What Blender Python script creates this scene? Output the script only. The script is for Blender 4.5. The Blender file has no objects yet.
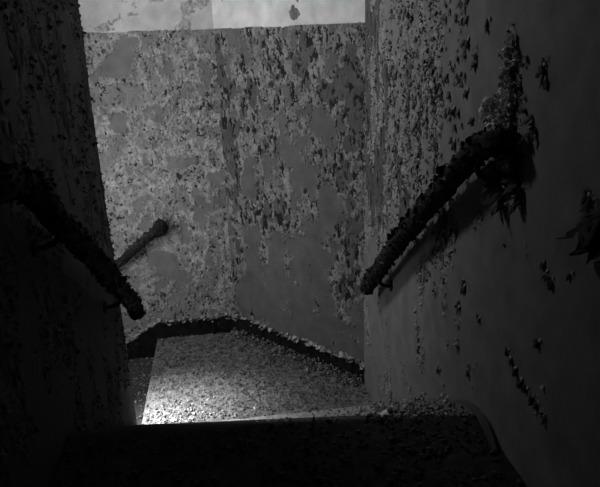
import bpy, math, random
import numpy as np
from mathutils import Matrix, Vector
random.seed(7)
RNG = np.random.default_rng(11)
SC = bpy.context.scene
COL = SC.collection

# ------------------------------------------------------------------ camera, world, light
cam_d = bpy.data.cameras.new('camera')
cam_d.sensor_fit = 'HORIZONTAL'
cam_d.sensor_width = 36.0
cam_d.lens = 617.0 / 600.0 * 36.0
cam_d.clip_start = 0.02
cam_o = bpy.data.objects.new('camera', cam_d)
COL.objects.link(cam_o)
m3 = Matrix(((0.990958, 0.072315, -0.113019),
             (-0.130369, 0.319746, -0.938491),
             (-0.031729, 0.94474, 0.326283)))
cam_o.matrix_world = Matrix.Translation((0, 0, 2.4)) @ m3.to_4x4()
SC.camera = cam_o

world = bpy.data.worlds.new('world')
SC.world = world
world.use_nodes = True
world.node_tree.nodes['Background'].inputs[0].default_value = (1, 1, 1, 1)
world.node_tree.nodes['Background'].inputs[1].default_value = 0.05
SC.view_settings.view_transform = 'Standard'
SC.view_settings.look = 'None'
SC.view_settings.exposure = 0.0
SC.view_settings.gamma = 1.0
SC.view_settings.use_curve_mapping = False

def area_light(name, loc, target, sx, sy, power):
    l = bpy.data.lights.new(name, 'AREA')
    l.shape = 'RECTANGLE'; l.size = sx; l.size_y = sy; l.energy = power
    l.color = (1, 1, 1)
    o = bpy.data.objects.new(name, l)
    COL.objects.link(o)
    o.location = loc
    d = Vector(target) - Vector(loc)
    o.rotation_euler = d.to_track_quat('-Z', 'Y').to_euler()
    return o
# daylight through the window over the lower flight
area_light('high_window_daylight', (-1.20, 3.90, 3.45), (0.89, 1.9, 1.3), 0.50, 0.45, 34.0)
area_light('low_window_daylight', (-1.22, 3.72, 1.30), (0.1, 4.5, 1.0), 0.5, 0.8, 8.0)
shaft = area_light('low_window_shaft', (-1.22, 3.58, 1.15), (-0.52, 3.55, 0.0), 0.28, 0.35, 9.0)
shaft.data.spread = math.radians(48)
# dim fill lamp added under the ceiling, no skylight opening; brightens the stair walls
area_light('upper_fill', (0.12, 2.3, 4.3), (-0.1, 2.5, 1.0), 0.6, 0.6, 0.35)

# ------------------------------------------------------------------ noise
def _hash(ix, iy, seed):
    h = (ix.astype(np.int64) * 374761393 + iy.astype(np.int64) * 668265263 + seed * 974634777) & 0xFFFFFFFF
    h = ((h ^ (h >> 13)) * 1274126177) & 0xFFFFFFFF
    h = (h ^ (h >> 16)) & 0xFFFFFFFF
    h = ((h ^ (h >> 15)) * 2246822519) & 0xFFFFFFFF
    return ((h ^ (h >> 13)) & 0xFFFFFF) / float(0xFFFFFF)

def vnoise(x, y, seed):
    ix = np.floor(x); iy = np.floor(y)
    fx = x - ix; fy = y - iy
    fx = fx * fx * (3 - 2 * fx); fy = fy * fy * (3 - 2 * fy)
    a = _hash(ix, iy, seed); b = _hash(ix + 1, iy, seed)
    c = _hash(ix, iy + 1, seed); d = _hash(ix + 1, iy + 1, seed)
    return (a * (1 - fx) + b * fx) * (1 - fy) + (c * (1 - fx) + d * fx) * fy

def fbm(x, y, seed, octs=5, gain=0.55):
    s = np.zeros_like(x); amp = 1.0; tot = 0.0
    for o in range(octs):
        s += amp * (vnoise(x, y, seed + o * 17) * 2 - 1)
        tot += amp; amp *= gain
        x, y = x * 1.93 + y * 0.31 + 5.3, y * 1.93 - x * 0.31 + 9.1
    return s / tot * 1.7

def blob(u, v, cu, cv, ru, rv):
    return np.exp(-(((u - cu) / ru) ** 2 + ((v - cv) / rv) ** 2))

def sstep(a, b, x):
    t = np.clip((x - a) / (b - a), 0, 1)
    return t * t * (3 - 2 * t)

# ------------------------------------------------------------------ materials
def grey(v): return (v, v, v, 1)

def mat_tone(name, rough=0.85, bump=0.35, bscale=260.0, var=0.18, vscale=9.0, spec=0.25):
    """grey surface whose paint layers come from the mesh attribute 'tone'"""
    m = bpy.data.materials.new(name); m.use_nodes = True
    nt = m.node_tree; n = nt.nodes; L = nt.links
    b = n['Principled BSDF']
    b.inputs['Roughness'].default_value = rough
    b.inputs['Specular IOR Level'].default_value = spec
    at = n.new('ShaderNodeAttribute'); at.attribute_name = 'tone'
    tc = n.new('ShaderNodeTexCoord')
    n1 = n.new('ShaderNodeTexNoise'); n1.inputs['Scale'].default_value = vscale; n1.inputs['Detail'].default_value = 6
    n2 = n.new('ShaderNodeTexNoise'); n2.inputs['Scale'].default_value = bscale; n2.inputs['Detail'].default_value = 3
    mr = n.new('ShaderNodeMapRange'); mr.inputs['From Min'].default_value = 0.3; mr.inputs['From Max'].default_value = 0.7
    mr.inputs['To Min'].default_value = 1 - var; mr.inputs['To Max'].default_value = 1 + var
    mul = n.new('ShaderNodeMath'); mul.operation = 'MULTIPLY'
    bp = n.new('ShaderNodeBump'); bp.inputs['Strength'].default_value = bump; bp.inputs['Distance'].default_value = 0.003
    L.new(tc.outputs['Object'], n1.inputs['Vector']); L.new(tc.outputs['Object'], n2.inputs['Vector'])
    L.new(n1.outputs['Fac'], mr.inputs['Value'])
    L.new(at.outputs['Fac'], mul.inputs[0]); L.new(mr.outputs['Result'], mul.inputs[1])
    L.new(mul.outputs[0], b.inputs['Base Color'])
    L.new(n2.outputs['Fac'], bp.inputs['Height']); L.new(bp.outputs['Normal'], b.inputs['Normal'])
    return m

def mat_plain(name, v, rough=0.8, var=0.25, vscale=25.0, bump=0.4, bscale=120.0, spec=0.25):
    m = bpy.data.materials.new(name); m.use_nodes = True
    nt = m.node_tree; n = nt.nodes; L = nt.links
    b = n['Principled BSDF']
    b.inputs['Roughness'].default_value = rough
    b.inputs['Specular IOR Level'].default_value = spec
    tc = n.new('ShaderNodeTexCoord')
    n1 = n.new('ShaderNodeTexNoise'); n1.inputs['Scale'].default_value = vscale; n1.inputs['Detail'].default_value = 6
    n2 = n.new('ShaderNodeTexNoise'); n2.inputs['Scale'].default_value = bscale; n2.inputs['Detail'].default_value = 3
    cr = n.new('ShaderNodeValToRGB')
    cr.color_ramp.elements[0].position = 0.3; cr.color_ramp.elements[1].position = 0.7
    cr.color_ramp.elements[0].color = grey(v * (1 - var)); cr.color_ramp.elements[1].color = grey(v * (1 + var))
    bp = n.new('ShaderNodeBump'); bp.inputs['Strength'].default_value = bump; bp.inputs['Distance'].default_value = 0.003
    L.new(tc.outputs['Object'], n1.inputs['Vector']); L.new(tc.outputs['Object'], n2.inputs['Vector'])
    L.new(n1.outputs['Fac'], cr.inputs['Fac']); L.new(cr.outputs['Color'], b.inputs['Base Color'])
    L.new(n2.outputs['Fac'], bp.inputs['Height']); L.new(bp.outputs['Normal'], b.inputs['Normal'])
    return m

M_WALL = mat_tone('flaking_wall_paint')
M_CHIP = mat_tone('paint_chip', bump=0.2, bscale=150, var=0.12)
M_FLOOR = mat_tone('gritty_concrete', bump=0.9, bscale=180, var=0.25, vscale=30)
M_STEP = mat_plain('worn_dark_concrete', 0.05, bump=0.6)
M_RAIL = mat_plain('black_flaking_rail_paint', 0.016, rough=0.75, var=0.4, bump=0.5, bscale=200, spec=0.15)
M_IRON = mat_plain('rusted_dark_iron', 0.03, rough=0.8)
M_SKIRT = mat_plain('black_skirting_paint', 0.014, rough=0.85, var=0.5, bump=0.6, spec=0.1)
M_CEIL = mat_plain('pale_ceiling_plaster', 0.4)
M_FRAME = mat_plain('old_window_frame_paint', 0.3)

# ------------------------------------------------------------------ mesh helpers
def link_mesh(name, verts, faces, mat, parent=None, tone=None, smooth=False):
    me = bpy.data.meshes.new(name)
    verts = np.asarray(verts, dtype=np.float32)
    if isinstance(faces, np.ndarray):
        nf, k = faces.shape
        me.vertices.add(len(verts)); me.vertices.foreach_set('co', verts.ravel())
        me.loops.add(nf * k); me.loops.foreach_set('vertex_index', faces.ravel().astype(np.int32))
        me.polygons.add(nf); me.polygons.foreach_set('loop_start', np.arange(0, nf * k, k, dtype=np.int32))
        me.update(calc_edges=True)
    else:
        me.from_pydata(verts.tolist(), [], faces)
    me.validate()
    if tone is not None:
        a = me.attributes.new('tone', 'FLOAT', 'POINT')
        a.data.foreach_set('value', np.asarray(tone, dtype=np.float32))
    if smooth:
        me.polygons.foreach_set('use_smooth', [True] * len(me.polygons))
    me.materials.append(mat)
    o = bpy.data.objects.new(name, me)
    COL.objects.link(o)
    if parent is not None: o.parent = parent
    return o

def struct(o): o['kind'] = 'structure'; return o

def tag(o, label, cat, group=None, kind=None):
    o['label'] = label; o['category'] = cat
    if group: o['group'] = group
    if kind: o['kind'] = kind
    return o

def empty(name, loc):
    o = bpy.data.objects.new(name, None); o.location = loc
    o.empty_display_size = 0.1
    COL.objects.link(o); return o

def box_geo(x0, x1, y0, y1, z0, z1):
    v = [(x, y, z) for x in (x0, x1) for y in (y0, y1) for z in (z0, z1)]
    f = [(0, 1, 3, 2), (4, 6, 7, 5), (0, 4, 5, 1), (2, 3, 7, 6), (0, 2, 6, 4), (1, 5, 7, 3)]
    return v, f

def boxes(name, lst, mat, parent=None, org=(0, 0, 0)):
    V = []; F = []
    for b in lst:
        v, f = box_geo(*b); k = len(V)
        V += [(p[0] - org[0], p[1] - org[1], p[2] - org[2]) for p in v]
        F += [tuple(i + k for i in q) for q in f]
    return link_mesh(name, V, F, mat, parent)

def grid_faces(nu, nv):
    i = np.arange(nu - 1)[:, None] * nv + np.arange(nv - 1)[None, :]
    i = i.ravel()
    return np.stack([i, i + nv, i + nv + 1, i + 1], 1)

def path_eval(path, u):
    P = np.array(path, float)
    seg = np.linalg.norm(np.diff(P, axis=0), axis=1)
    s = np.concatenate([[0], np.cumsum(seg)])
    x = np.interp(u, s, P[:, 0]); y = np.interp(u, s, P[:, 1])
    e = 0.012
    xa = np.interp(u - e, s, P[:, 0]); ya = np.interp(u - e, s, P[:, 1])
    xb = np.interp(u + e, s, P[:, 0]); yb = np.interp(u + e, s, P[:, 1])
    tx, ty = xb - xa, yb - ya
    l = np.hypot(tx, ty); l[l == 0] = 1
    return x, y, ty / l, -tx / l          # normal to the right of travel

def wall_mesh(name, path, us, zs, fn, mat, flip=1.0):
    U, Z = np.meshgrid(us, zs, indexing='ij')
    h, tone = fn(U, Z)
    x, y, nx, ny = path_eval(path, us)
    nx, ny = nx * flip, ny * flip
    X = x[:, None] + nx[:, None] * h; Y = y[:, None] + ny[:, None] * h
    V = np.stack([X, Y, Z], -1).reshape(-1, 3)
    f = grid_faces(len(us), len(zs))
    if flip > 0: f = f[:, ::-1]
    # closing back face, so the wall is a solid slab
    return link_mesh(name, V, f, mat, tone=tone.ravel())

def fine(*segs):
    out = []
    for a, b, st in segs:
        out.append(np.linspace(a, b, max(2, int(round((b - a) / st)) + 1)))
    return np.unique(np.round(np.concatenate(out), 5))

def flakes(name, base, nrm, peel_dir, size, tone, parent=None, curl=(0.3, 1.9), aspect=(0.5, 1.3), mat=None, root=(0.15, 0.6)):
    """many thin curled paint flakes, one sheet mesh; base edge on the wall, tip lifting off"""
    N = len(base)
    if N == 0: return None
    S = 5; T = 3
    nrm = nrm / np.linalg.norm(nrm, axis=1, keepdims=True)
    pd = peel_dir - nrm * np.sum(peel_dir * nrm, 1, keepdims=True)
    pd /= np.linalg.norm(pd, axis=1, keepdims=True)
    sd = np.cross(nrm, pd)
    th = RNG.uniform(curl[0], curl[1], N)
    asp = RNG.uniform(aspect[0], aspect[1], N)
    V = np.zeros((N, S, T, 3))
    th0 = RNG.uniform(root[0], root[1], N)
    for i in range(S):
        s = i / (S - 1)
        a = th0 + th * s
        # integral of the direction along the flake
        dx = (np.sin(a) - np.sin(th0)) / th * size
        dz = (np.cos(th0) - np.cos(a)) / th * size
        w = size * asp * (0.75 + 0.35 * math.sin(math.pi * s) - 0.45 * s * s) * RNG.uniform(0.75, 1.2, N)
        sh = RNG.uniform(-0.18, 0.18, N) * size
        for j in range(T):
            t = j / (T - 1) - 0.5
            V[:, i, j] = base + pd * dx[:, None] + nrm * (dz + 0.001)[:, None] + sd * (w * t + sh)[:, None] \
                + nrm * (RNG.uniform(-0.08, 0.08, N) * size)[:, None] * s
    th_ = 0.0012
    W = V - nrm[:, None, None, :] * th_ - pd[:, None, None, :] * th_ * 0.5
    allv = np.concatenate([V.reshape(N, -1, 3), W.reshape(N, -1, 3)], 1)
    f1 = grid_faces(S, T)
    nb = S * T
    ring = [j for j in range(T)] + [i * T + T - 1 for i in range(1, S)] + [(S - 1) * T + j for j in range(T - 2, -1, -1)] + [i * T for i in range(S - 2, 0, -1)]
    side = np.array([[ring[k], ring[(k + 1) % len(ring)], ring[(k + 1) % len(ring)] + nb, ring[k] + nb] for k in range(len(ring))])
    tmpl = np.concatenate([f1, f1[:, ::-1] + nb, side])
    F = (tmpl[None] + (np.arange(N) * nb * 2)[:, None, None]).reshape(-1, 4)
    tn = np.repeat(tone, nb * 2)
    return link_mesh(name, allv.reshape(-1, 3), F, mat or M_CHIP, parent, tone=tn)

def chips(name, pos, size, tone, tilt=0.5, parent=None, thick=0.12):
    """irregular broken bits: six sided slabs at random tilt"""
    N = len(pos); K = 6
    ang = np.linspace(0, 2 * math.pi, K, endpoint=False)[None] + RNG.uniform(-0.35, 0.35, (N, K))
    r = size[:, None] * RNG.uniform(0.5, 1.0, (N, K))
    el = RNG.uniform(0.45, 1.0, N)[:, None]
    px = r * np.cos(ang); py = r * np.sin(ang) * el
    bend = RNG.uniform(-0.9, 0.9, N)[:, None] / np.maximum(size[:, None], 1e-4)
    pz = bend * px * px * 0.6
    tk = np.maximum(size * thick, 0.0008) * RNG.uniform(0.5, 1.5, N)
    loc = np.concatenate([np.stack([px, py, pz], -1), np.stack([px, py, pz - tk[:, None]], -1)], 1)
    a = RNG.uniform(0, 2 * math.pi, N); b = RNG.normal(0, tilt, N); c = RNG.normal(0, tilt, N)
    ca, sa, cb, sb, cc, sc_ = np.cos(a), np.sin(a), np.cos(b), np.sin(b), np.cos(c), np.sin(c)
    z = np.zeros(N); o = np.ones(N)
    Rz = np.stack([ca, -sa, z, sa, ca, z, z, z, o], -1).reshape(N, 3, 3)
    Rx = np.stack([o, z, z, z, cb, -sb, z, sb, cb], -1).reshape(N, 3, 3)
    Ry = np.stack([cc, z, sc_, z, o, z, -sc_, z, cc], -1).reshape(N, 3, 3)
    R = Rx @ Ry @ Rz
    W = np.einsum('nij,nkj->nki', R, loc)
    lift = -W[:, :, 2].min(1)
    W += pos[:, None, :]
    W[:, :, 2] += (lift * 0.8)[:, None]
    quads = [(0, 1, 2, 3), (0, 3, 4, 5), (9, 8, 7, 6), (11, 10, 9, 6)] + [(k, k + 6, (k + 1) % 6 + 6, (k + 1) % 6) for k in range(6)]
    F = (np.array(quads)[None] + (np.arange(N) * 12)[:, None, None]).reshape(-1, 4)
    return link_mesh(name, W.reshape(-1, 3), F, M_CHIP, parent, tone=np.repeat(tone, 12))

# ------------------------------------------------------------------ the place: dimensions
XL, XR = -0.655, 0.89          # stair walls
YB = 4.76                      # back wall
YT, YN = 1.985, 3.22             # top nosing, landing nosing
ZU = 1.0                       # upper floor
CX, CY = 0.0, 4.76             # corner of back wall and the slanted wall
DX, DY = 0.89, 3.79            # slanted wall meets the right wall
CEIL = 4.4
DADO = 2.43

PAINT, FLAKE, HOLE, UNDER, PALE = 0.20, 0.40, 0.05, 0.15, 0.66

def peel_wall(seed, dens, fu, fz, lift=0.010, paint=PAINT, flake=FLAKE, hole=HOLE, under=UNDER,
              rough=0.004, pale=False, fine_u=1.0, az=1.0, cut=-0.62):
    """returns fn(U,Z)->(height, tone) and the peel field"""
    def field(U, Z):
        return fbm(U * fu, Z * fz, seed, 6, 0.62) + dens(U, Z)
    def fn(U, Z):
        m = field(U, Z)
        n2 = fbm(U * 38 * fine_u, Z * 30 * az, seed + 300, 3, 0.6)
        n3 = fbm(U * 75 * fine_u, Z * 60 * az, seed + 500, 3, 0.7)
        n4 = fbm(U * 14, Z * 9, seed + 900, 4)
        f = m + 0.10 * n2 + 0.05 * n3
        tones = [paint, paint * 0.45 + flake * 0.55, flake, under]
        h = 0.004 + 0.0008 * n4
        t = paint * (1 + 0.08 * n4)
        ct = cut(U, Z) if callable(cut) else cut
        curl = np.clip(0.35 + 1.0 * n2 + 0.5 * n3, 0, 1.8)
        for i, tv in enumerate((0.0, 0.22, 0.48)):
            s = tv - f
            h = np.where((s > 0), h + np.where(s > -1, np.exp(-np.maximum(s, 0) / 0.045), 0) * lift * curl * (1.0 if i == 0 else 0.55) * (f > (-9 if i == 0 else (0.0, 0.0, 0.22)[i])), h)
            h = np.where(s <= 0, h - 0.0014, h)
            t = np.where(s <= 0, tones[i + 1] * (1 + 0.14 * n3 + 0.12 * n4), t)
            t = np.where((s > 0) & (s < 0.03) & (f > (-9, 0.0, 0.22)[i]), np.maximum(t, flake * 1.0) * np.clip(0.75 + 0.4 * n2, 0.5, 1.1), t)
        ex = f > 0
        h = h + np.where(ex, rough * (0.35 * n3 + 0.35 * np.clip(n2, -0.5, 1)), 0)
        t = np.where(ex & (n2 + 0.6 * n3 < ct), hole, t)
        h = np.where(ex & (n2 + 0.6 * n3 < ct), h - 0.003, h)
        if pale:
            line = DADO + 0.006 * fbm(U * 9, Z * 0, seed + 40, 3)
            mp = fbm(U * 5 + 3, Z * 6, seed + 77, 5, 0.6) - 0.62
            if pale is not True: mp = mp + pale(U, Z)
            up = Z > line
            hpale = 0.004 + 0.0006 * n4
            tpale = PALE * (1 + 0.05 * n4)
            exu = up & (mp > 0)
            h = np.where(up & ~exu, hpale, np.where(exu, 0.001 + rough * 0.4 * n3, h))
            t = np.where(up & ~exu, tpale, np.where(exu, under * 1.6 * (1 + 0.5 * n3), t))
        return h, np.clip(t, 0.01, 0.8)
    return fn, field

# ---- back wall (u measured from x=-2.2)
PB = [(-2.2, YB), (CX, CY)]
def dens_back(U, Z):
    x = U - 2.2
    d = 0.38 + 0 * U
    d -= 0.75 * blob(x, Z, -0.42, 2.28, 0.22, 0.10)
    d -= 0.7 * blob(x, Z, -0.72, 2.15, 0.10, 0.14)
    d -= 0.6 * blob(x, Z, -0.42, 1.85, 0.13, 0.13)
    d -= 0.5 * blob(x, Z, -0.75, 1.75, 0.10, 0.12)
    d -= 0.45 * blob(x, Z, -0.25, 1.35, 0.14, 0.2)
    d -= 0.5 * blob(x, Z, -0.45, 0.6, 0.18, 0.12)
    d -= 0.4 * blob(x, Z, -0.15, 2.05, 0.10, 0.25)
    return d
fnB, fieldB = peel_wall(21, dens_back, 7.0, 6.0, lift=0.015, cut=-0.72, flake=0.44, paint=0.23, under=0.28, pale=lambda U, Z: 1.0 * blob(U - 2.2, Z, -0.80, 2.46, 0.14, 0.035) + 0.35 * blob(U - 2.2, Z, -0.1, 2.6, 0.12, 0.05))
wall_back = struct(wall_mesh('wall_back', PB, fine((0, 1.0, 0.05), (1.0, 2.2, 0.005)),
                             fine((-1.6, -0.4, 0.1), (-0.4, 2.8, 0.005), (2.8, CEIL, 0.1)), fnB, M_WALL))

# ---- slanted wall
PD = [(CX, CY), (DX, DY)]
LD = math.hypot(DX - CX, DY - CY)
def dens_diag(U, Z):
    d = -0.12 + 0 * U
    d += 0.40 * sstep(0.25, 0.0, U)
    d += 0.30 * sstep(0.9, 1.3, Z) - 0.12 * sstep(2.15, 2.3, Z)
    d += 0.55 * blob(U, Z, 0.50, 1.10, 0.22, 0.16)
    d += 0.30 * blob(U, Z, 0.35, 1.9, 0.25, 0.25)
    d -= 0.45 * blob(U, Z, 0.45, 0.55, 0.5, 0.30)
    d -= 0.5 * blob(U, Z, 0.42, 1.55, 0.10, 0.12)
    d -= 0.45 * blob(U, Z, 1.02, 1.35, 0.12, 0.3)
    d += 0.45 * blob(U, Z, 1.22, 1.6, 0.10, 0.9)
    d -= 0.3 * sstep(0.55, 0.3, Z)
    return d
fnD, fieldD = peel_wall(52, dens_diag, 8.0, 5.5, lift=0.013, flake=0.25, paint=0.13, under=0.10, hole=0.015, pale=True, az=0.6, cut=-0.42)
wall_corner = struct(wall_mesh('wall_corner', PD, fine((0, LD, 0.005)),
                               fine((0.0, 2.8, 0.005), (2.8, CEIL, 0.1)), fnD, M_WALL))

# ---- right wall (u = y, running from y=3.79 towards the camera; path direction -y gives normal -x)
PR = [(XR, DY), (XR, -1.2)]
SPOTS = [  # (y, z, ry, rz, strength) bare or broken places in the smooth paint
    (1.85, 2.34, .03, .07, 1.0), (1.83, 2.25, .05, .08, 1.1), (1.88, 2.19, .08, .07, 1.1), (1.93, 2.12, .13, .06, 1.2),
    (1.79, 2.15, .07, .10, 1.1), (2.03, 2.41, .05, .03, .9), (1.65, 2.29, .025, .035, 1.3), (1.69, 2.12, .03, .05, 1.0),
    (1.86, 1.93, .10, .07, 1.0), (1.72, 1.90, .04, .06, .9), (1.34, 1.91, .07, .08, 1.5), (1.38, 1.99, .02, .02, 1.0),
    (1.55, 1.74, .015, .03, 1.0), (1.50, 1.71, .015, .035, 1.0), (1.41, 1.77, .012, .02, 1.0), (2.10, 1.45, .02, .03, 1.1),
    (2.14, 1.34, .02, .02, 1.1), (2.41, 1.30, .02, .03, .9), (1.69, 1.36, .025, .02, .9), (1.61, 1.33, .025, .025, 1.0),
    (1.51, 1.32, .02, .03, 1.0), (1.46, 1.30, .02, .02, .9), (1.53, 1.51, .03, .02, .8), (1.95, 1.38, .015, .03, .7),
    (2.61, 2.27, .10, .22, .5), (2.47, 2.11, .08, .2, .45), (2.60, 0.92, .03, .05, .9), (2.32, 0.96, .02, .04, .9),
    (2.01, 1.13, .015, .03, .9), (2.13, 2.28, .015, .03, .7), (2.40, 2.04, .05, .15, .5),
    (3.62, .36, .1, .25, .5), (3.0, 0.80, .03, .05, .6), (2.75, .62, .25, .07, .8), (3.2, .32, .25, .09, .9)]
def dens_right(U, Z):
    y = DY - U
    d = -0.80 - 0.25 * sstep(2.0, 1.6, y)
    d += 0.95 * sstep(2.05, 2.85, y) * sstep(0.95, 1.5, Z)
    d += 0.30 * sstep(2.9, 3.6, y) * sstep(0.7, 1.2, Z)
    d += 0.25 * sstep(3.45, 3.75, y)
    for (a, b, ra, rb, s) in SPOTS: d += 1.05 * s * blob(y, Z, a, b, ra, rb)
    d += 0.55 * blob(Z + (y - 1.9) * 0.68, y * 0.25, 1.83, 0.55, 0.09, 0.16)   # along under the rail
    return d
fnR, fieldR = peel_wall(83, dens_right, 10.0, 4.6, az=0.45, lift=0.018,
    cut=lambda U, Z: -0.5 + 0.42 * blob(DY - U, Z, 2.75, 2.15, 0.45, 0.5) + 0.25 * blob(DY - U, Z, 1.85, 2.0, 0.2, 0.2), flake=0.26, paint=0.17, under=0.08, hole=0.015)
wall_right = struct(wall_mesh('wall_right', PR, fine((0, DY - 1.1, 0.006), (DY - 1.1, DY + 1.2, 0.06)),
                              fine((0.0, 2.8, 0.006), (2.8, CEIL, 0.1)), fnR, M_WALL))

# ---- left wall: stair face, rounded arris, then the face over the lower flight
PL = [(XL, -1.2), (XL, 3.37), (XL - 0.012, 3.38), (-2.2, 3.38)]
def dens_left(U, Z):
    y = U - 1.2
    d = -0.10 + 0 * U
    d += 0.30 * sstep(1.5, 2.2, Z)
    d += 0.35 * blob(y, Z, 2.2, 1.35, 0.7, 0.15)
    d -= 0.25 * blob(y, Z, 2.0, 1.0, 0.8, 0.3)
    return d
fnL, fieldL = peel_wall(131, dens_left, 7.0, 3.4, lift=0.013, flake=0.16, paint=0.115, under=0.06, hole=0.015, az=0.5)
LE = 1.2 + 3.37
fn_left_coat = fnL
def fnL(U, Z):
    # wall tone is darker below an uneven line under the rail, following the stairs
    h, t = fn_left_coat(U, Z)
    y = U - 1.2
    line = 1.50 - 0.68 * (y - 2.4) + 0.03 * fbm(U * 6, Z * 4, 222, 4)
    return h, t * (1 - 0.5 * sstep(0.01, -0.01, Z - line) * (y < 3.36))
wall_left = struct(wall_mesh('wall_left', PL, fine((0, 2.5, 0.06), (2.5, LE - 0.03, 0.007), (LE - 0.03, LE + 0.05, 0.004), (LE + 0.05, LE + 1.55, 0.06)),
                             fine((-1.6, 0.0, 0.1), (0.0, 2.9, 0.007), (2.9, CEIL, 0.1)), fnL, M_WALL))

# ---- other walls of the shell
struct(boxes('wall_front', [(XL, XR, -1.3, -1.2, ZU, CEIL)], M_CEIL))
struct(boxes('ceiling', [(-2.3, XR + 0.1, -1.3, YB + 0.1, CEIL, CEIL + 0.1)], M_CEIL))
# end wall of the lower flight with the window opening
WY0, WY1, WZ0, WZ1 = 3.42, 4.55, 0.2, 1.92
struct(boxes('wall_end', [(-1.36, -1.26, 3.38, WY0, -1.6, CEIL), (-1.36, -1.26, WY1, YB, -1.6, CEIL),
                          (-1.36, -1.26, WY0, WY1, -1.6, WZ0), (-1.36, -1.26, WY0, WY1, WZ1, 3.15), (-1.36, -1.26, WY0, WY1, 3.8, CEIL)], M_CEIL))
for nm, z0, z1 in (('window_1', WZ0, WZ1), ('window_2', 3.15, 3.8)):
    struct(boxes(nm, [(-1.34, -1.29, WY0, WY0 + 0.05, z0, z1), (-1.34, -1.29, WY1 - 0.05, WY1, z0, z1),
                      (-1.34, -1.29, WY0, WY1, z0, z0 + 0.05), (-1.34, -1.29, WY0, WY1, z1 - 0.05, z1)], M_FRAME))

# ------------------------------------------------------------------ floors
def bumpy_floor(name, x0, x1, y0, y1, z, step, amp, tone, seed, thick=0.16, nose=None, skew=0.0, skw=(0, 1)):
    xs = fine((x0, x1, step)); ys = fine((y0, y1, step))
    X, Y = np.meshgrid(xs, ys, indexing='ij')
    n = fbm(X * 30, Y * 30, seed, 4, 0.75); n1 = fbm(X * 5, Y * 5, seed + 9, 3)
    edge = np.minimum(np.minimum(X - x0, Y - y0), 0.06) / 0.06
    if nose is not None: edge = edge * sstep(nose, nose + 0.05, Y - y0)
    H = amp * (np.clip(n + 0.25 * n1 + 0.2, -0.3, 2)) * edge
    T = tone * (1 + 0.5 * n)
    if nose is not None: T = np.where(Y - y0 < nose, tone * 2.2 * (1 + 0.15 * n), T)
    if skew: Y = Y + skew * (X - 0.1) * sstep(*skw, Y)
    V = np.stack([X, Y, z + H], -1).reshape(-1, 3)
    F = grid_faces(len(xs), len(ys))
    # skirt of side faces down to the slab's underside
    nx, ny = len(xs), len(ys)
    ring = [i * ny for i in range(nx)] + [(nx - 1) * ny + j for j in range(1, ny)] + [i * ny + ny - 1 for i in range(nx - 2, -1, -1)] + [j for j in range(ny - 2, 0, -1)]
    low = V[ring].copy(); low[:, 2] = z - thick
    k = len(V); R = len(ring)
    side = np.array([[ring[i], k + i, k + (i + 1) % R, ring[(i + 1) % R]] for i in range(R)])
    V = np.concatenate([V, low]); T = np.concatenate([T.ravel(), np.full(R, tone)])
    return link_mesh(name, V, np.concatenate([F, side]), M_FLOOR, tone=np.clip(T, 0.01, 0.8))

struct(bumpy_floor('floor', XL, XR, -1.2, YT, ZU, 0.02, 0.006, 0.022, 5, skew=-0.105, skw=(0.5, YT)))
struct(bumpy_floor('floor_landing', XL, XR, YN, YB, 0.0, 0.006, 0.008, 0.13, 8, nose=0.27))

RIS, TRD = 1.0 / 6, 0.247
stair = empty('staircase', (0, YT, 0))
tag(stair, 'dark debris-strewn concrete steps going down between the two handrails', 'staircase')
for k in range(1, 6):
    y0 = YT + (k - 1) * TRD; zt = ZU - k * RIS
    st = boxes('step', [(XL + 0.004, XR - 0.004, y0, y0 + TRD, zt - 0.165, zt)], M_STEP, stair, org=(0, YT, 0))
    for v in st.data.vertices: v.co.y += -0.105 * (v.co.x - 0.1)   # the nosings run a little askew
low = empty('staircase', (XL, 4.07, -1.4))
tag(low, 'lower steps turning left off the lit landing, below the short back rail', 'staircase')
for k in range(1, 4):
    x1 = XL - (k - 1) * TRD; zt = -k * RIS
    boxes('step', [(max(x1 - TRD, -1.255), x1, 3.395, YB - 0.004, zt - 0.165, zt)], M_STEP, low, org=(XL, 4.07, -1.4))

# ------------------------------------------------------------------ skirting
def skirting(name, path, zb, zt, seed, us, thick=0.016):
    """black skirting with a broken top edge"""
    x, y, nx, ny = path_eval(path, us)
    n = fbm(us * 16, us * 0, seed, 4, 0.7)
    top = np.interp(us, [us[0], us[-1]], zt) + 0.022 * n
    bot = np.interp(us, [us[0], us[-1]], zb)
    V = []; F = []
    for i in range(len(us)):
        t = thick * (1 + 0.25 * n[i])
        V += [(x[i] + nx[i] * t, y[i] + ny[i] * t, bot[i]), (x[i] + nx[i] * t, y[i] + ny[i] * t, top[i]),
              (x[i] - nx[i] * 0.004, y[i] - ny[i] * 0.004, top[i] + 0.003)]
    for i in range(len(us) - 1):
        a = i * 3; b = a + 3
        F += [(a, b, b + 1, a + 1), (a + 1, b + 1, b + 2, a + 2)]
    return struct(link_mesh(name, V, [f[::-1] for f in F], M_SKIRT))
skirting('baseboard_back', [(XL, YB), (CX, CY)], (0, 0), (0.135, 0.145), 3, fine((0, 0.655, 0.008)))
skirting('baseboard_corner', [(CX, CY), (DX, DY)], (0, 0), (0.145, 0.13), 4, fine((0, LD - .01, 0.008)))
# skirting following the lower steps
Vs = []; xs_ = np.linspace(-1.25, XL, 80)
for x in xs_:
    top = 0.135 + (x - XL) * 0.62 + 0.006 * math.sin(x * 60); bot = -RIS * math.ceil((XL - x) / TRD + 1e-6)
    Vs += [(x, YB - 0.016, bot), (x, YB - 0.016, top), (x, YB + 0.003, top + 0.003)]
Fs = []
for i in range(len(xs_) - 1):
    a = i * 3; b = a + 3
    Fs += [(a + 1, b + 1, b, a), (a + 2, b + 2, b + 1, a + 1)]
struct(link_mesh('baseboard_left', Vs, [f[::-1] for f in Fs], M_SKIRT))

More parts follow.
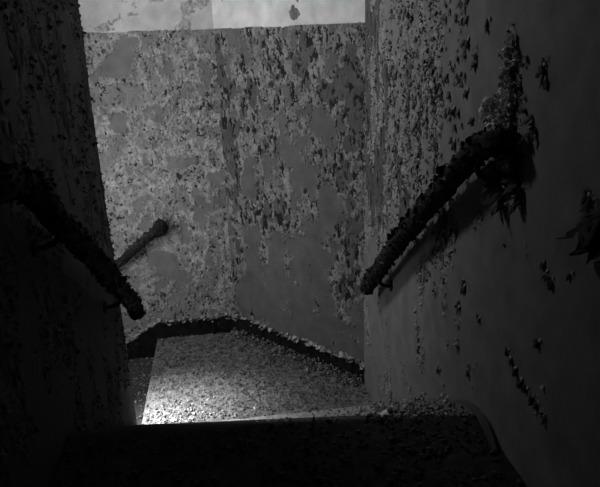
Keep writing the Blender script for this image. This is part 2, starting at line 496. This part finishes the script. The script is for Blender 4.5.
# ------------------------------------------------------------------ peeling flakes on the walls
def edge_flakes(name, parent, path, field, u0, u1, z0, z1, n, size, tones, band=(-0.10, 0.06), dirz=-1.0, keep=None, curl=(0.3, 1.9)):
    U = RNG.uniform(u0, u1, n * 12); Z = RNG.uniform(z0, z1, n * 12)
    m = field(U, Z)
    ok = (m > band[0]) & (m < band[1])
    if keep is not None: ok &= keep(U, Z)
    U, Z = U[ok][:n], Z[ok][:n]
    x, y, nx, ny = path_eval(path, U)
    N = len(U)
    nrm = np.stack([nx, ny, np.zeros(N)], 1)
    base = np.stack([x + nx * 0.003, y + ny * 0.003, Z], 1)
    tan = np.stack([-ny, nx, np.zeros(N)], 1)
    pd = tan * RNG.normal(0, 0.7, N)[:, None] + np.array([[0, 0, 1.0]]) * (dirz * RNG.uniform(0.2, 1, N) * np.where(RNG.random(N) < 0.8, 1, -1))[:, None]
    s = RNG.uniform(size[0], size[1], N) ** 1.0
    t = RNG.uniform(tones[0], tones[1], N)
    o = flakes(name, base, nrm, pd, s, t, parent, curl=curl)
    o['kind'] = 'stuff'
    return o
edge_flakes('peeling_paint', wall_back, PB, fieldB, 1.05, 2.2, -0.1, 2.42, 1500, (0.006, 0.018), (0.24, 0.48), band=(-0.10, 0.9))
edge_flakes('peeling_paint', wall_corner, PD, fieldD, 0.0, LD, 0.2, 2.42, 800, (0.006, 0.018), (0.08, 0.34), band=(-0.12, 0.35))
edge_flakes('peeling_paint', wall_right, PR, fieldR, 0.0, 2.6, 0.2, 2.75, 2600, (0.005, 0.016), (0.08, 0.36), band=(-0.12, 0.5))
edge_flakes('peeling_paint', wall_left, PL, fieldL, 2.5, LE + 0.05, 0.3, 2.8, 1500, (0.007, 0.022), (0.05, 0.13), band=(-0.12, 0.3))

# flakes hanging over the skirting edge
def lip(parent, path, u0, u1, zf, n, size, tones):
    U = np.sort(RNG.uniform(u0, u1, n))
    x, y, nx, ny = path_eval(path, U)
    Z = np.array([zf(u) for u in U]) + RNG.normal(0, 0.010, n)
    nrm = np.stack([nx, ny, np.zeros(n)], 1)
    base = np.stack([x + nx * 0.006, y + ny * 0.006, Z], 1)
    tan = np.stack([-ny, nx, np.zeros(n)], 1)
    pd = tan * RNG.normal(0, 0.5, n)[:, None] + np.array([[0, 0, -1.0]])
    o = flakes('peeling_paint', base, nrm, pd, RNG.uniform(size[0], size[1], n), RNG.uniform(tones[0], tones[1], n), parent, curl=(0.6, 2.6))
    o['kind'] = 'stuff'
lip(wall_back, PB, 2.2 - 0.655, 2.2, lambda u: 0.155, 70, (0.010, 0.04), (0.2, 0.42))
lip(wall_back, PB, 1.2, 2.2 - 0.655, lambda u: 0.155 + (u - 2.2 + 0.655) * 0.62, 60, (0.012, 0.03), (0.25, 0.5))
lip(wall_corner, PD, 0.0, LD, lambda u: 0.16, 75, (0.010, 0.055), (0.14, 0.42))

# ------------------------------------------------------------------ handrails
def sweep(name, pts, rad, mat, parent, org, seed, step=0.008, K=18, rough=0.0035, flat=1.0, taper=None):
    P = np.array(pts, float)
    # round the corners
    for _ in range(2):
        Q = [P[0]]
        for a, b in zip(P[:-1], P[1:]):
            L = np.linalg.norm(b - a); c = min(0.25, 0.03 / max(L, 1e-6))
            Q += [a + (b - a) * c, b - (b - a) * c]
        Q.append(P[-1]); P = np.array(Q)
    s = np.concatenate([[0], np.cumsum(np.linalg.norm(np.diff(P, axis=0), axis=1))])
    keep = np.concatenate([[True], np.diff(s) > 1e-6]); P = P[keep]; s = s[keep]
    ss = np.linspace(0, s[-1], max(6, int(s[-1] / step)))
    C = np.stack([np.interp(ss, s, P[:, i]) for i in range(3)], 1)
    T = np.gradient(C, axis=0); T /= np.linalg.norm(T, axis=1, keepdims=True)
    A = np.zeros_like(T); a = np.cross(T[0], [0.3, 0.1, 1.0]); a /= np.linalg.norm(a)
    for i in range(len(T)):
        a = a - T[i] * (a @ T[i]); a /= np.linalg.norm(a); A[i] = a
    B = np.cross(T, A)
    th = np.linspace(0, 2 * math.pi, K, endpoint=False)
    SS, TH = np.meshgrid(ss, th, indexing='ij')
    nz = fbm(SS * 45, TH * 2.2, seed, 4, 0.7)
    nz = nz * np.where(TH > 5.8, 0.3, 1)
    r = rad * np.ones_like(SS) + rough * nz + rough * 1.5 * (nz > 0.45)
    if taper is not None: r = r * taper(SS / ss[-1])
    # rounded ends
    e = np.minimum(SS, ss[-1] - SS) / (rad * 0.6)
    r = r * np.sqrt(np.clip(1 - (1 - np.clip(e, 0, 1)) ** 2, 0.02, 1))
    V = C[:, None] + A[:, None] * (r * np.cos(TH))[..., None] + B[:, None] * (r * np.sin(TH))[..., None]
    n = len(ss)
    i = np.arange(n - 1)[:, None] * K; j = np.arange(K)[None]
    F = np.stack([i + j, i + (j + 1) % K, i + K + (j + 1) % K, i + K + j], -1).reshape(-1, 4)
    V = V.reshape(-1, 3) - np.array(org)
    k = len(V)
    V = np.concatenate([V, [C[0] - np.array(org)], [C[-1] - np.array(org)]])
    F = F.tolist() + [[(q + 1) % K, q, k] for q in range(K)] + [[(n - 1) * K + q, (n - 1) * K + (q + 1) % K, k + 1] for q in range(K)]
    o = link_mesh(name, V, F, mat, parent, smooth=False)
    return o, C, T

def handrail(pts, wall_dir, label, seed, brackets, rad=0.036, nfl=260, taper=None, plates=True):
    """pts: centre line; wall_dir: unit vector towards the wall"""
    org = np.array(pts[len(pts) // 2])
    root = empty('handrail', tuple(org))
    tag(root, label, 'handrail')
    rail, C, T = sweep('rail', pts, rad, M_RAIL, root, org, seed, taper=taper)
    # shreds of paint standing off the rail
    i = RNG.integers(3, len(C) - 3, nfl); N = nfl
    a = RNG.normal(0, 1, (N, 3)); a -= T[i] * np.sum(a * T[i], 1, keepdims=True); a /= np.linalg.norm(a, axis=1, keepdims=True)
    a[:, 2] = np.where(RNG.random(N) < 0.6, np.abs(a[:, 2]), a[:, 2])
    base = C[i] + a * rad * 0.92 - org
    pd = T[i] * RNG.normal(0, 1, N)[:, None] + np.cross(T[i], a) * RNG.normal(0, 0.8, N)[:, None]
    fl = flakes('peeling_paint', base, a, pd, RNG.uniform(0.008, 0.026, N), RNG.uniform(0.015, 0.07, N), root, curl=(0.5, 2.2))
    fl['kind'] = 'stuff'
    # clumps of larger shreds along the top of the rail
    i = np.concatenate([np.clip(RNG.normal(c, 4, 9), 3, len(C) - 4) for c in RNG.integers(8, len(C) - 8, max(3, nfl // 28))]).astype(int); N = len(i)
    a = RNG.normal(0, 0.7, (N, 3)); a[:, 2] = np.abs(a[:, 2]) + 0.5
    a -= T[i] * np.sum(a * T[i], 1, keepdims=True); a /= np.linalg.norm(a, axis=1, keepdims=True)
    fl = flakes('peeling_paint', C[i] + a * rad * 0.9 - org, a, RNG.normal(0, 1, (N, 3)), RNG.uniform(0.018, 0.04, N), RNG.uniform(0.015, 0.05, N), root, curl=(0.1, 0.9))
    fl['kind'] = 'stuff'
    w = np.array(wall_dir, float)
    for (p, gap) in brackets:
        p = np.array(p, float)
        path = [p - np.array([0, 0, rad * 0.8]), p - np.array([0, 0, rad + 0.035]), p + w * (gap * 0.5) - np.array([0, 0, rad + 0.06]), p + w * gap - np.array([0, 0, rad + 0.06])]
        br, _, _ = sweep('bracket', path, 0.010, M_IRON, root, org, seed + 3, K=10, rough=0.001)
        # wall plate disc
        q = p + w * (gap - 0.004) - np.array([0, 0, rad + 0.06])
        K = 16; V = []; F = []
        s = np.cross(w, [0, 0, 1.0])
        for d in (0.0, 0.010):
            for k in range(K):
                t = 2 * math.pi * k / K
                V.append(q - w * d + s * 0.03 * math.cos(t) + np.array([0, 0, 0.03 * math.sin(t)]) - org)
        F = [tuple(range(K)), tuple(range(2 * K - 1, K - 1, -1))] + [(k, k + K, (k + 1) % K + K, (k + 1) % K) for k in range(K)]
        link_mesh('bracket_plate', V, F, M_IRON, br)
    return root

handrail([(0.885, 1.78, 2.06), (0.812, 1.77, 2.06), (0.812, 1.88, 2.03), (0.812, 2.25, 1.77), (0.812, 2.80, 1.375), (0.812, 3.33, 0.96), (0.812, 3.40, 0.91), (0.812, 3.41, 0.86)],
         (1, 0, 0), 'thick black flaking handrail sloping down the right-hand wall', 41,
         [((0.812, 1.88, 2.02), 0.078), ((0.812, 3.12, 1.125), 0.078)], rad=0.041, nfl=420)
handrail([(-0.645, 1.55, 2.06), (-0.565, 1.55, 2.06), (-0.565, 1.76, 2.04), (-0.565, 2.40, 1.60), (-0.565, 3.22, 1.02), (-0.565, 3.33, 0.94), (-0.565, 3.36, 0.85)],
         (-1, 0, 0), 'black flaking handrail on the dark left wall, ending past its corner', 57,
         [((-0.565, 2.05, 1.84), 0.09), ((-0.565, 2.95, 1.21), 0.09)], rad=0.041, nfl=420)
handrail([(-0.475, 4.67, 1.025), (-0.53, 4.67, 0.985), (-0.90, 4.67, 0.70), (-1.24, 4.67, 0.44)],
         (0, 1, 0), 'short dark handrail with rounded end on the pale back wall', 63,
         [((-1.15, 4.67, 0.507), 0.09)], rad=0.032, nfl=120,
         taper=lambda t: 1 + 0.85 * np.exp(-((t - 0.055) / 0.06) ** 2))

# ------------------------------------------------------------------ debris
def scatter_rect(n, x0, x1, y0, y1):
    return np.stack([RNG.uniform(x0, x1, n), RNG.uniform(y0, y1, n)], 1)

def debris(name, label, P, z, size, tones, tilt=0.5, pile=0.004):
    n = len(P)
    zz = (z if np.ndim(z) else np.full(n, z)) + RNG.random(n) ** 2 * pile
    o = chips(name, np.column_stack([P, zz]), RNG.uniform(0, 1, n) ** 2.2 * (size[1] - size[0]) + size[0],
              RNG.uniform(tones[0], tones[1], n), tilt)
    return tag(o, label, 'debris', kind='stuff')

P = scatter_rect(9000, XL + 0.01, XR - 0.02, YN + 0.02, YB - 0.02)
inside = P[:, 1] < CY - (P[:, 0] - CX) * (CY - DY) / (DX - CX) - 0.03
P = P[inside & (RNG.random(len(P)) < sstep(3.40, 3.62, P[:, 1]) + 0.12)]
debris('paint_debris', 'pale paint chips and grit covering the lit landing floor', P, 0.002, (0.003, 0.013), (0.02, 0.24), 0.5, 0.010)
Pf = np.stack([XL + 0.03 + np.abs(RNG.normal(0, 0.28, 260)), 3.50 + np.abs(RNG.normal(0, 0.12, 260))], 1)
debris('paint_debris', 'coarser pale chips gathered at the front left corner of the landing', Pf, 0.003, (0.006, 0.02), (0.2, 0.6), 0.7, 0.006)
# drift against the slanted wall and right wall
t = RNG.random(1500); q = np.abs(RNG.normal(0, 0.05, 1500)) + 0.02
n_ = np.array([-(CY - DY), -(DX - CX)]) / LD
P = np.stack([CX + (DX - CX) * t, CY + (DY - CY) * t], 1) + n_ * q[:, None]
P = P[(P[:, 0] < XR - 0.02) & (P[:, 1] < YB - 0.02)]
debris('paint_debris', 'drift of paint chips along the skirting of the slanted wall', P, 0.004, (0.004, 0.02), (0.05, 0.35), 0.8, 0.05)
# upper floor, dark
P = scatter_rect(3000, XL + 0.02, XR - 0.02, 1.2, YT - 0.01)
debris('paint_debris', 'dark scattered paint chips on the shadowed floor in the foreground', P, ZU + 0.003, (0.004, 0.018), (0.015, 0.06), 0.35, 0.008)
# steps of the upper flight
Ps = []; Zs = []
for k in range(1, 6):
    y0 = YT + (k - 1) * TRD
    a = scatter_rect(350, XL + 0.02, XR - 0.02, y0 + 0.01, y0 + TRD - 0.01)
    b = scatter_rect(380, XR - 0.32, XR - 0.02, y0 + 0.01, y0 + TRD - 0.01)
    b[:, 0] = XR - 0.02 - np.abs(RNG.normal(0, 0.10, len(b)))
    for arr, pl in ((a, 0.004), (b, 0.0)):
        Ps.append(arr)
        extra = 0 if pl else 1
        Zs.append(ZU - k * RIS + 0.002 + (np.clip(0.10 - (XR - arr[:, 0]) * 0.6, 0, 1) * RNG.random(len(arr)) if extra else 0) * np.ones(len(arr)))
debris('paint_debris', 'paint chips and grit heaped on the steps along the right wall', np.concatenate(Ps), np.concatenate(Zs), (0.004, 0.018), (0.06, 0.40), 0.6, 0.006)
a = scatter_rect(700, XL - TRD + 0.01, XL - 0.01, 3.4, YB - 0.02)
debris('paint_debris', 'paint chips on the first lower step beside the landing edge', a, -RIS + 0.002, (0.004, 0.018), (0.1, 0.4), 0.5, 0.006)

# ------------------------------------------------------------------ single things among the litter
def paint_sheet(name, pts, width_dir, w, tone, label, group=None, cat='paint flake', seed=1):
    """a curled strip of paint: swept sheet with thickness and ragged sides"""
    P = np.array(pts, float); n = 14
    s = np.linspace(0, len(P) - 1, n)
    C = np.stack([np.interp(s, np.arange(len(P)), P[:, i]) for i in range(3)], 1)
    for _ in range(2): C[1:-1] = (C[:-2] + 2 * C[1:-1] + C[2:]) / 4
    org = C[n // 2].copy(); wd = np.array(width_dir, float); wd /= np.linalg.norm(wd)
    T = np.gradient(C, axis=0); N = np.cross(T, wd); N /= np.linalg.norm(N, axis=1, keepdims=True)
    rg = np.random.default_rng(seed); V = []; m = 5
    for lay in (0, 1):
        rg2 = np.random.default_rng(seed)
        for i in range(n):
            ww = w * (0.6 + 0.4 * math.sin(math.pi * (i + 0.6) / n)) * rg2.uniform(0.75, 1.15)
            for j in range(m):
                t = j / (m - 1) - 0.5
                V.append(C[i] + wd * ww * t + N[i] * (0.25 * w * (t * t) - lay * 0.0016) - org)
    f = grid_faces(n, m); k = n * m
    ring = list(range(m)) + [i * m + m - 1 for i in range(1, n)] + [(n - 1) * m + j for j in range(m - 2, -1, -1)] + [i * m for i in range(n - 2, 0, -1)]
    side = np.array([[ring[q], ring[(q + 1) % len(ring)], ring[(q + 1) % len(ring)] + k, ring[q] + k] for q in range(len(ring))])
    o = link_mesh(name, np.array(V), np.concatenate([f, f[:, ::-1] + k, side]), M_CHIP, tone=np.full(2 * k, tone))
    o.location = org
    return tag(o, label, cat, group)

paint_sheet('paint_strip', [(.83, 2.02, .985), (.84, 1.96, 1.03), (.85, 1.88, 1.06), (.86, 1.80, 1.055), (.86, 1.73, 1.025), (.855, 1.67, 1.003)],
            (1, 0.2, 0.3), 0.03, 0.07, 'long curled strip of paint arching against the base of the right wall', cat='paint strip', seed=4)
paint_sheet('paint_flake', [(.70, 2.62, .53), (.72, 2.60, .56), (.75, 2.59, .565)], (0, 1, 0.2), 0.035, 0.6,
            'pale paint flake standing in the heaped litter at the foot of the right wall', seed=6)

def twig(pts, label, seed):
    P = np.array(pts, float); org = P.mean(0)
    o, _, _ = sweep('twig', pts, 0.0028, M_IRON, None, org, seed, step=0.01, K=8, rough=0.0006)
    o.location = org
    return tag(o, label, 'twig')
twig([(.275, 4.30, .016), (.25, 4.22, .03), (.235, 4.10, .014)], 'thin dark twig lying near the middle of the landing litter', 71)
twig([(.0, 3.80, .014), (.05, 3.74, .02), (.10, 3.65, .014)], 'short thin twig lying towards the front of the landing litter', 72)

# hanging shreds on the right wall around the top end of its rail
def hang(specs, tones, parent, sz, rnd=0.25, flat=False):
    n = len(specs); A = np.array(specs, float)
    base = np.stack([np.full(n, XR - 0.006), A[:, 0], A[:, 1]], 1)
    nrm = np.tile([-1.0, 0, 0], (n, 1))
    pd = np.stack([np.zeros(n), RNG.normal(0, rnd, n), -np.ones(n) if rnd < 0.5 else RNG.normal(-0.4, 0.8, n)], 1)
    o = flakes('peeling_paint', base, nrm, pd, A[:, 2] * sz, RNG.uniform(tones[0], tones[1], n), parent, curl=(0.1, 0.6) if flat else (0.2, 1.0) if rnd < .5 else (0.8, 2.2), aspect=(0.5, 1.0) if flat else (0.35, 0.7) if rnd < .5 else (0.7, 1.5), root=(0.02, 0.2) if flat else (0.15, 0.6))
    o['kind'] = 'stuff'
hang([(1.90, 1.95, .05), (1.87, 1.93, .07), (1.84, 1.90, .08), (1.85, 1.86, .06), (1.82, 1.86, .07), (1.76, 1.99, .07), (1.74, 1.96, .08),
      (1.72, 1.93, .08), (1.71, 1.90, .06), (1.78, 2.04, .08), (1.73, 2.03, .07), (1.70, 2.10, .05), (1.69, 2.15, .05), (1.94, 1.97, .05), (1.99, 1.94, .04), (1.66, 2.12, .05)],
     (0.015, 0.05), wall_right, 1.0)
hang([(RNG.uniform(1.80, 2.03), RNG.uniform(2.09, 2.17), RNG.uniform(.01, .026)) for _ in range(130)] + [(RNG.normal(1.84, .03), RNG.uniform(2.17, 2.34), RNG.uniform(.01, .024)) for _ in range(70)] +
     [(1.79, 1.93, .03), (1.80, 1.90, .03), (1.78, 1.86, .025), (1.80, 1.98, .03)], (0.35, 0.7), wall_right, 1.0, rnd=1.0)
hang([(1.36, 1.95, .08), (1.33, 1.96, .09), (1.30, 1.94, .09), (1.39, 1.92, .07), (1.35, 1.90, .07), (1.31, 2.00, .08), (1.27, 1.93, .09), (1.37, 1.99, .04)], (0.015, 0.03), wall_right, 1.0)

# small torn places scattered over the smooth part of the right wall: a dark tear with a pale lifted edge
TEARS = [(2.03, 2.41, .03), (1.65, 2.29, .03), (1.64, 2.25, .03), (1.38, 1.99, .02), (1.55, 1.75, .022), (1.53, 1.73, .02), (1.50, 1.72, .022), (1.41, 1.77, .02),
         (2.10, 1.45, .03), (2.11, 1.47, .02), (2.14, 1.34, .025), (2.41, 1.30, .02), (1.71, 1.38, .02), (1.69, 1.36, .022), (1.65, 1.345, .025), (1.61, 1.33, .025), (1.57, 1.325, .022),
         (1.53, 1.32, .022), (1.50, 1.315, .02), (1.46, 1.30, .02), (1.53, 1.51, .022), (1.95, 1.38, .015), (2.62, 0.92, .03), (2.32, 0.96, .028),
         (2.01, 1.13, .02), (2.25, 2.22, .03), (2.13, 2.28, .03), (2.18, 2.18, .028), (2.12, 2.08, .025), (2.2, 2.35, .03), (2.3, 2.1, .03), (2.28, 1.98, .03), (2.5, 1.35, .02)]
hang([(a + RNG.normal(0, .006), b + RNG.normal(0, .006), c * RNG.uniform(.8, 1.3)) for a, b, c in TEARS for _ in range(2)], (0.008, 0.03), wall_right, 1.0, flat=True)
hang([(a - .010, b + .012, c * 0.55) for a, b, c in TEARS], (0.25, 0.5), wall_right, 1.0, flat=True)
hang([(RNG.uniform(2.2, 3.3), RNG.uniform(1.55, 2.5), RNG.uniform(.012, .035)) for _ in range(330)], (0.02, 0.12), wall_right, 1.0, rnd=0.3, flat=True)
